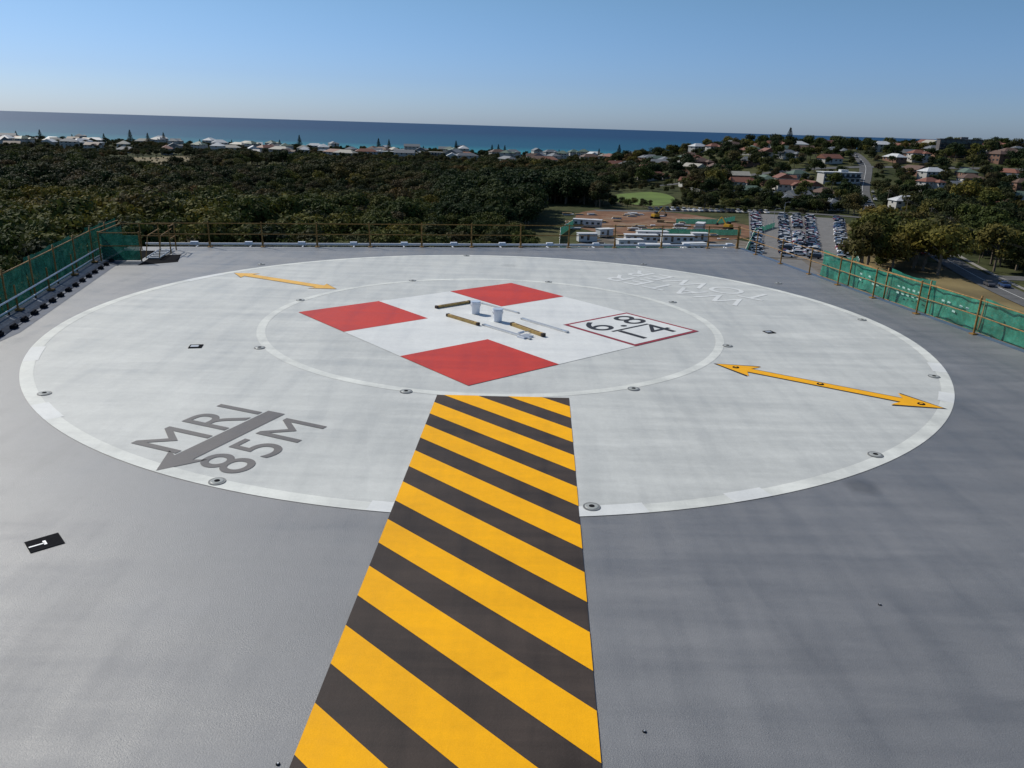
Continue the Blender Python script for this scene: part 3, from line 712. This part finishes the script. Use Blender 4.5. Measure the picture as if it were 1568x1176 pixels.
scatter('forest_trees',F); scatter('suburban_trees',Sb); scatter('coastal_trees',Tw)
pine=[make_pine('norfolk_pine',22,5.0,M_leafd) for _ in range(3)]
for az,yy,s in[(-.487,1090,.95),(-.465,1080,.8),(-.445,1090,.85),(-.52,1060,.7),(-.275,1080,.95),(-.30,1100,.6),(-.176,1075,.9),(-.163,1085,.85),(-.079,1080,.9),(-.034,1090,.7),(-.026,1085,.75),(-.018,1095,.7),(.125,1000,.95),(.10,1060,.7),(.335,700,.95),(.21,640,.6),(.43,720,.5),(-.60,1080,.8),(-.63,1060,.7),(-.56,1100,.55),(-.40,1090,.5),(-.36,1075,.55),(-.23,1095,.5),(-.12,1090,.5),(.05,1080,.55),(.02,1095,.5)]:
    x=az*yy; obj('norfolk_pine',random.choice(pine),None,(x,yy,float(TH(x,yy))),random.random()*6,s)

# ------------------------------------------------------------------ cars
M_tyre=new_mat('tyre',(.02,.02,.02),.8,.2); M_cg=new_mat('car_glass',(.02,.025,.03),.08,.6); M_lamp=new_mat('tail_lamp',(.4,.03,.02),.3,.5)
def car_mesh(col,kind):
    pm=new_mat('car_paint',col,.3,.5); b=MB(); Wc=1.8
    prof=[(-2.25,.35),(-2.25,.78),(-2.1,.92),(-1.0,1.0),(1.6,.98),(2.15,.92),(2.25,.72),(2.25,.35)]; n=len(prof)
    vs=[(x,-Wc/2,z) for x,z in prof]+[(x,Wc/2,z) for x,z in prof]
    b.add(vs,[tuple(range(n)),tuple(range(2*n-1,n-1,-1))]+[(i,i+n,(i+1)%n+n,(i+1)%n) for i in range(n)],0)
    x0,x1,x2,x3=(-1.05,-.35,1.15,1.95) if kind==0 else (-1.05,-.4,1.9,2.2)
    h=1.45 if kind==0 else 1.72
    lo=[(x0,-.84,.99),(x3,-.84,.97),(x3,.84,.97),(x0,.84,.99)]; hi=[(x1,-.66,h),(x2,-.66,h),(x2,.66,h),(x1,.66,h)]
    b.add(lo+hi,[(0,1,5,4),(1,2,6,5),(2,3,7,6),(3,0,4,7)],1); 
    b.add([(x1-.04,-.68,h),(x2+.04,-.68,h),(x2+.04,.68,h),(x1-.04,.68,h),(x1,-.62,h+.06),(x2,-.62,h+.06),(x2,.62,h+.06),(x1,.62,h+.06)],[(4,5,6,7),(0,1,5,4),(1,2,6,5),(2,3,7,6),(3,0,4,7)],0)
    for sy in(-1,1):
        for xx in(-1.4,1.4): b.tube((xx,sy*.72,.33),(xx,sy*.93,.33),.33,.33,12,2)
        b.box((2.26,sy*.65,.75),(.04,.3,.14),0,3); b.tube((.35,sy*.84,.98),(.35,sy*.67,h),.04,.04,4,0)
    return b.build('parked_car',[pm,M_cg,M_tyre,M_lamp],data_only=True)
cars=[car_mesh(c,k) for c,k in[((.7,.7,.7),0),((.75,.75,.76),1),((.35,.36,.38),0),((.04,.04,.05),1),((.20,.02,.02),0),((.03,.06,.15),0),((.5,.5,.5),1),((.72,.72,.70),0),((.07,.07,.08),0)]]
a=Vector((80,262));bq=Vector((112,256));c=Vector((166,395));d=Vector((122,412))
for u in(.07,.36,.50,.64,.93):
    p0=a+(bq-a)*u; p1=d+(c-d)*u; dr=(p1-p0); Ln=dr.length; k=int(Ln/2.9); yaw=math.atan2(dr.y,dr.x); side_=random.choice([1,-1])
    for i in range(1,k):
        if random.random()<.16+.25*(math.sin(i*.35+u*20)>.6): continue
        p=p0+dr*(i/k); obj('parked_car',random.choice(cars),None,(p.x+random.uniform(-.5,.5),p.y+random.uniform(-.25,.25),-33.83),yaw+math.pi/2*random.choice([1,-1])+random.uniform(-.07,.07)+.15*side_)
for t in range(26):
    i=random.randrange(3,len(MR)-3); p=MR[i]; dd=(MR[i+1]-MR[i-1]).normalized(); nn=Vector((-dd.y,dd.x)); s=random.choice([-2,2,6,-6]); q4=p+nn*s
    obj('parked_car',random.choice(cars),None,(q4.x,q4.y,float(TH(q4.x,q4.y))+.24),math.atan2(dd.y,dd.x))
for t in range(22):
    x=70+t*2.9; obj('parked_car',random.choice(cars),None,(x+random.uniform(-.3,.3),411.,-33.8),math.pi/2+.1)

# ------------------------------------------------------------------ construction site
M_shed=simple('site_shed_white',(.56,.57,.58),.6,.08,1); M_crate=simple('site_timber',(.35,.24,.12),.8,.2,1)
def shed(x,y,w,d,h,yaw):
    b=MB(); b.box((x,y,-33.9+.3+h/2),(w,d,h),yaw,0); b.box((x,y,-33.9+.3+h+.1),(w+.4,d+.4,.2),yaw,0)
    ca,sa=math.cos(yaw),math.sin(yaw)
    for i in range(int(w/2.4)):
        u=-w/2+1.2+i*2.4
        for sg in(-1,1):
            v=sg*(d/2+.02); b.box((x+u*ca-v*sa,y+u*sa+v*ca,-33.9+.3+h*.55),(1.1,.06,.9) if i!=1 else (.9,.06,2.0),yaw,1)
    for i in range(3): b.box((x+(-w/2+.6+i*(w/2-.6))*ca,y+(-w/2+.6+i*(w/2-.6))*sa,-33.75),(.3,d,.3),yaw,2)
    return b.build('site_shed',[M_shed,M_win,M_crate])
for x,y,w,yaw in[(46,286,12,.1),(60,288,12,.1),(52,297,12,.1),(40,272,9,.2),(30,330,12,-.2),(78,330,7,1.2),(34,300,6,.5),(70,296,6,.1),(48,262,9,.05),(62,268,8,.3),(26,285,7,.2)]: shed(x,y,w,3.2,2.8,yaw)
M_cl2=cloth_mat('hoarding_green_cloth',(.05,.24,.17),.08)
def hoard(pts,h=2.2):
    cloth_fence('site_hoarding',pts,-33.9,-33.9+h,M_cl2,(0,-1),.05,False,3.0,M_steel,None,.1,4,3)
hoard([(24,330),(17,300),(14,250),(13,225)],3); hoard([(13,225),(26,222),(30,250)],3); hoard([(14,252),(36,250)],3); hoard([(30,262),(78,256)],2.8); hoard([(50,310),(92,318)],2.4); hoard([(72,352),(92,356),(104,372)]); hoard([(76,256),(86,285),(100,325),(116,350)],2.2); hoard([(112,250),(124,285),(134,300)],2)
for _ in range(90):
    x=rng.uniform(20,84);y=rng.uniform(225,385); b=MB(); n_=rng.integers(2,5)
    if dist_road(x,y)<6: continue
    for j in range(n_): b.box((x+rng.uniform(-.3,.3),y,-33.75+.32*j),(rng.uniform(2,5),rng.uniform(1,1.6),.24),rng.uniform(-.2,.2),int(rng.integers(0,2)))
    b.build('material_stack',[M_crate,M_shed])
M_yp=simple('machine_yellow',(.55,.32,.03),.5,.1,1)
for x,y,yw in[(66,372,.5),(92,338,2.2)]:
    b=MB(); z=-33.9
    for sg in(-1,1): b.box((x-sg*1.1*math.sin(yw),y+sg*1.1*math.cos(yw),z+.45),(3.8,.6,.8),yw,1)
    b.box((x,y,z+1.5),(3.2,2.6,1.2),yw,0); b.box((x+.3,y+.4,z+2.6),(1.3,1.2,1.4),yw,2)
    dx,dy=math.cos(yw),math.sin(yw); b.tube((x+dx*1.2,y+dy*1.2,z+1.8),(x+dx*4,y+dy*4,z+4.8),.28,.2,6,0); b.tube((x+dx*4,y+dy*4,z+4.8),(x+dx*6.2,y+dy*6.2,z+2.2),.2,.15,6,0); b.box((x+dx*6.2,y+dy*6.2,z+1.5),(1,1.1,1.0),yw,1,.7)
    b.build('excavator',[M_yp,M_tyre,M_cg])
M_pole=simple('timber_pole',(.2,.16,.12),.85,.2,2)
pp=[]
for x,y in[(150,215),(158,262),(172,310),(186,352),(196,395),(214,455)]:
    z=float(TH(x,y)); b=MB(); b.tube((x,y,z-.5),(x,y,z+11),.18,.12,8,0); b.box((x,y,z+10.2),(2.4,.12,.12),.3,0); b.box((x,y,z+9.2),(1.6,.1,.1),.3,0)
    for s_ in(-1,0,1): b.tube((x+s_*1.05,y+s_*.3,z+10.26),(x+s_*1.05,y+s_*.3,z+10.5),.06,.04,6,1)
    b.build('power_pole',[M_pole,M_shed]); pp.append((x,y,z+10.5))
b=MB()
for (x0,y0,z0),(x1,y1,z1) in zip(pp[:-1],pp[1:]):
    for s_ in(-1.05,0,1.05):
        pr=None
        for i in range(9):
            t=i/8; q5=(x0+(x1-x0)*t+s_,y0+(y1-y0)*t+s_*.28,z0+(z1-z0)*t-1.0*4*t*(1-t))
            if pr: b.tube(pr,q5,.025,.025,4,0,False)
            pr=q5
b.build('power_lines',[M_tyre])
for x,y in[(96,300),(112,340),(128,375),(136,300),(160,350)]:
    b=MB(); b.tube((x,y,-34),(x,y,-25),.12,.07,8,0); b.tube((x,y,-25),(x+1.5,y-.4,-24.6),.05,.04,6,0); b.box((x+1.8,y-.45,-24.6),(.8,.3,.12),-.2,0); b.build('street_lamp',[M_steel])

# ------------------------------------------------------------------ light, sky, camera
EL=rad(41); AZ=rad(-52)
sd=Vector((math.sin(AZ)*math.cos(EL),math.cos(AZ)*math.cos(EL),math.sin(EL)))
sl=bpy.data.lights.new('sun','SUN'); sl.energy=4.15; sl.angle=rad(.53); sl.color=(1,.955,.87)
so=bpy.data.objects.new('sun',sl); COL.objects.link(so); so.rotation_euler=sd.to_track_quat('Z','Y').to_euler(); so.location=(-30,20,60)
w=bpy.data.worlds.new('World'); scene.world=w; w.use_nodes=True; nt=w.node_tree
sk=nt.nodes.new('ShaderNodeTexSky'); sk.sky_type='NISHITA'; sk.sun_disc=False; sk.sun_elevation=EL; sk.sun_rotation=AZ; sk.air_density=1.0; sk.dust_density=.6; sk.ozone_density=2.0; sk.altitude=40
tc=nt.nodes.new('ShaderNodeTexCoord'); sz=nt.nodes.new('ShaderNodeSeparateXYZ'); nt.links.new(tc.outputs['Generated'],sz.inputs[0])
cr2=nt.nodes.new('ShaderNodeValToRGB'); e=cr2.color_ramp.elements
st=[(0,(.60,.83,1.42)),(.05,(.54,.75,1.25)),(.16,(.58,.79,.98)),(.4,(.82,.92,1.0))]
e.new(.3);e.new(.6)
for i,(pp_,cc_) in enumerate(st): e[i].position=pp_; e[i].color=(*[v/1.6 for v in cc_],1)
nt.links.new(sz.outputs[2],cr2.inputs[0])
mxs=nt.nodes.new('ShaderNodeMix'); mxs.data_type='RGBA'; mxs.blend_type='MULTIPLY'; mxs.inputs[0].default_value=1
nt.links.new(sk.outputs[0],mxs.inputs[6]); nt.links.new(cr2.outputs[0],mxs.inputs[7])
nt.links.new(mxs.outputs[2],nt.nodes['Background'].inputs[0]); nt.nodes['Background'].inputs[1].default_value=.085*1.6
p=math.atan(395/1170); al=rad(1.75)
Rv=Vector((1,0,0)); Uv=Vector((0,math.sin(p),math.cos(p))); Bk=Vector((0,-math.cos(p),math.sin(p)))
cr_=Rv*math.cos(al)+Uv*math.sin(al); cu=Uv*math.cos(al)-Rv*math.sin(al)
cd=bpy.data.cameras.new('camera'); cd.lens=36*1170/1568; cd.sensor_width=36; cd.clip_start=.1; cd.clip_end=200000
co=bpy.data.objects.new('camera',cd); COL.objects.link(co)
co.matrix_world=Matrix(((cr_.x,cu.x,Bk.x,0),(cr_.y,cu.y,Bk.y,0),(cr_.z,cu.z,Bk.z,5.94),(0,0,0,1)))
scene.camera=co
scene.view_settings.view_transform='Standard'; scene.view_settings.look='None'; scene.view_settings.exposure=0
print('trees',len(F),len(Sb),len(Tw),'houses',len(houses))
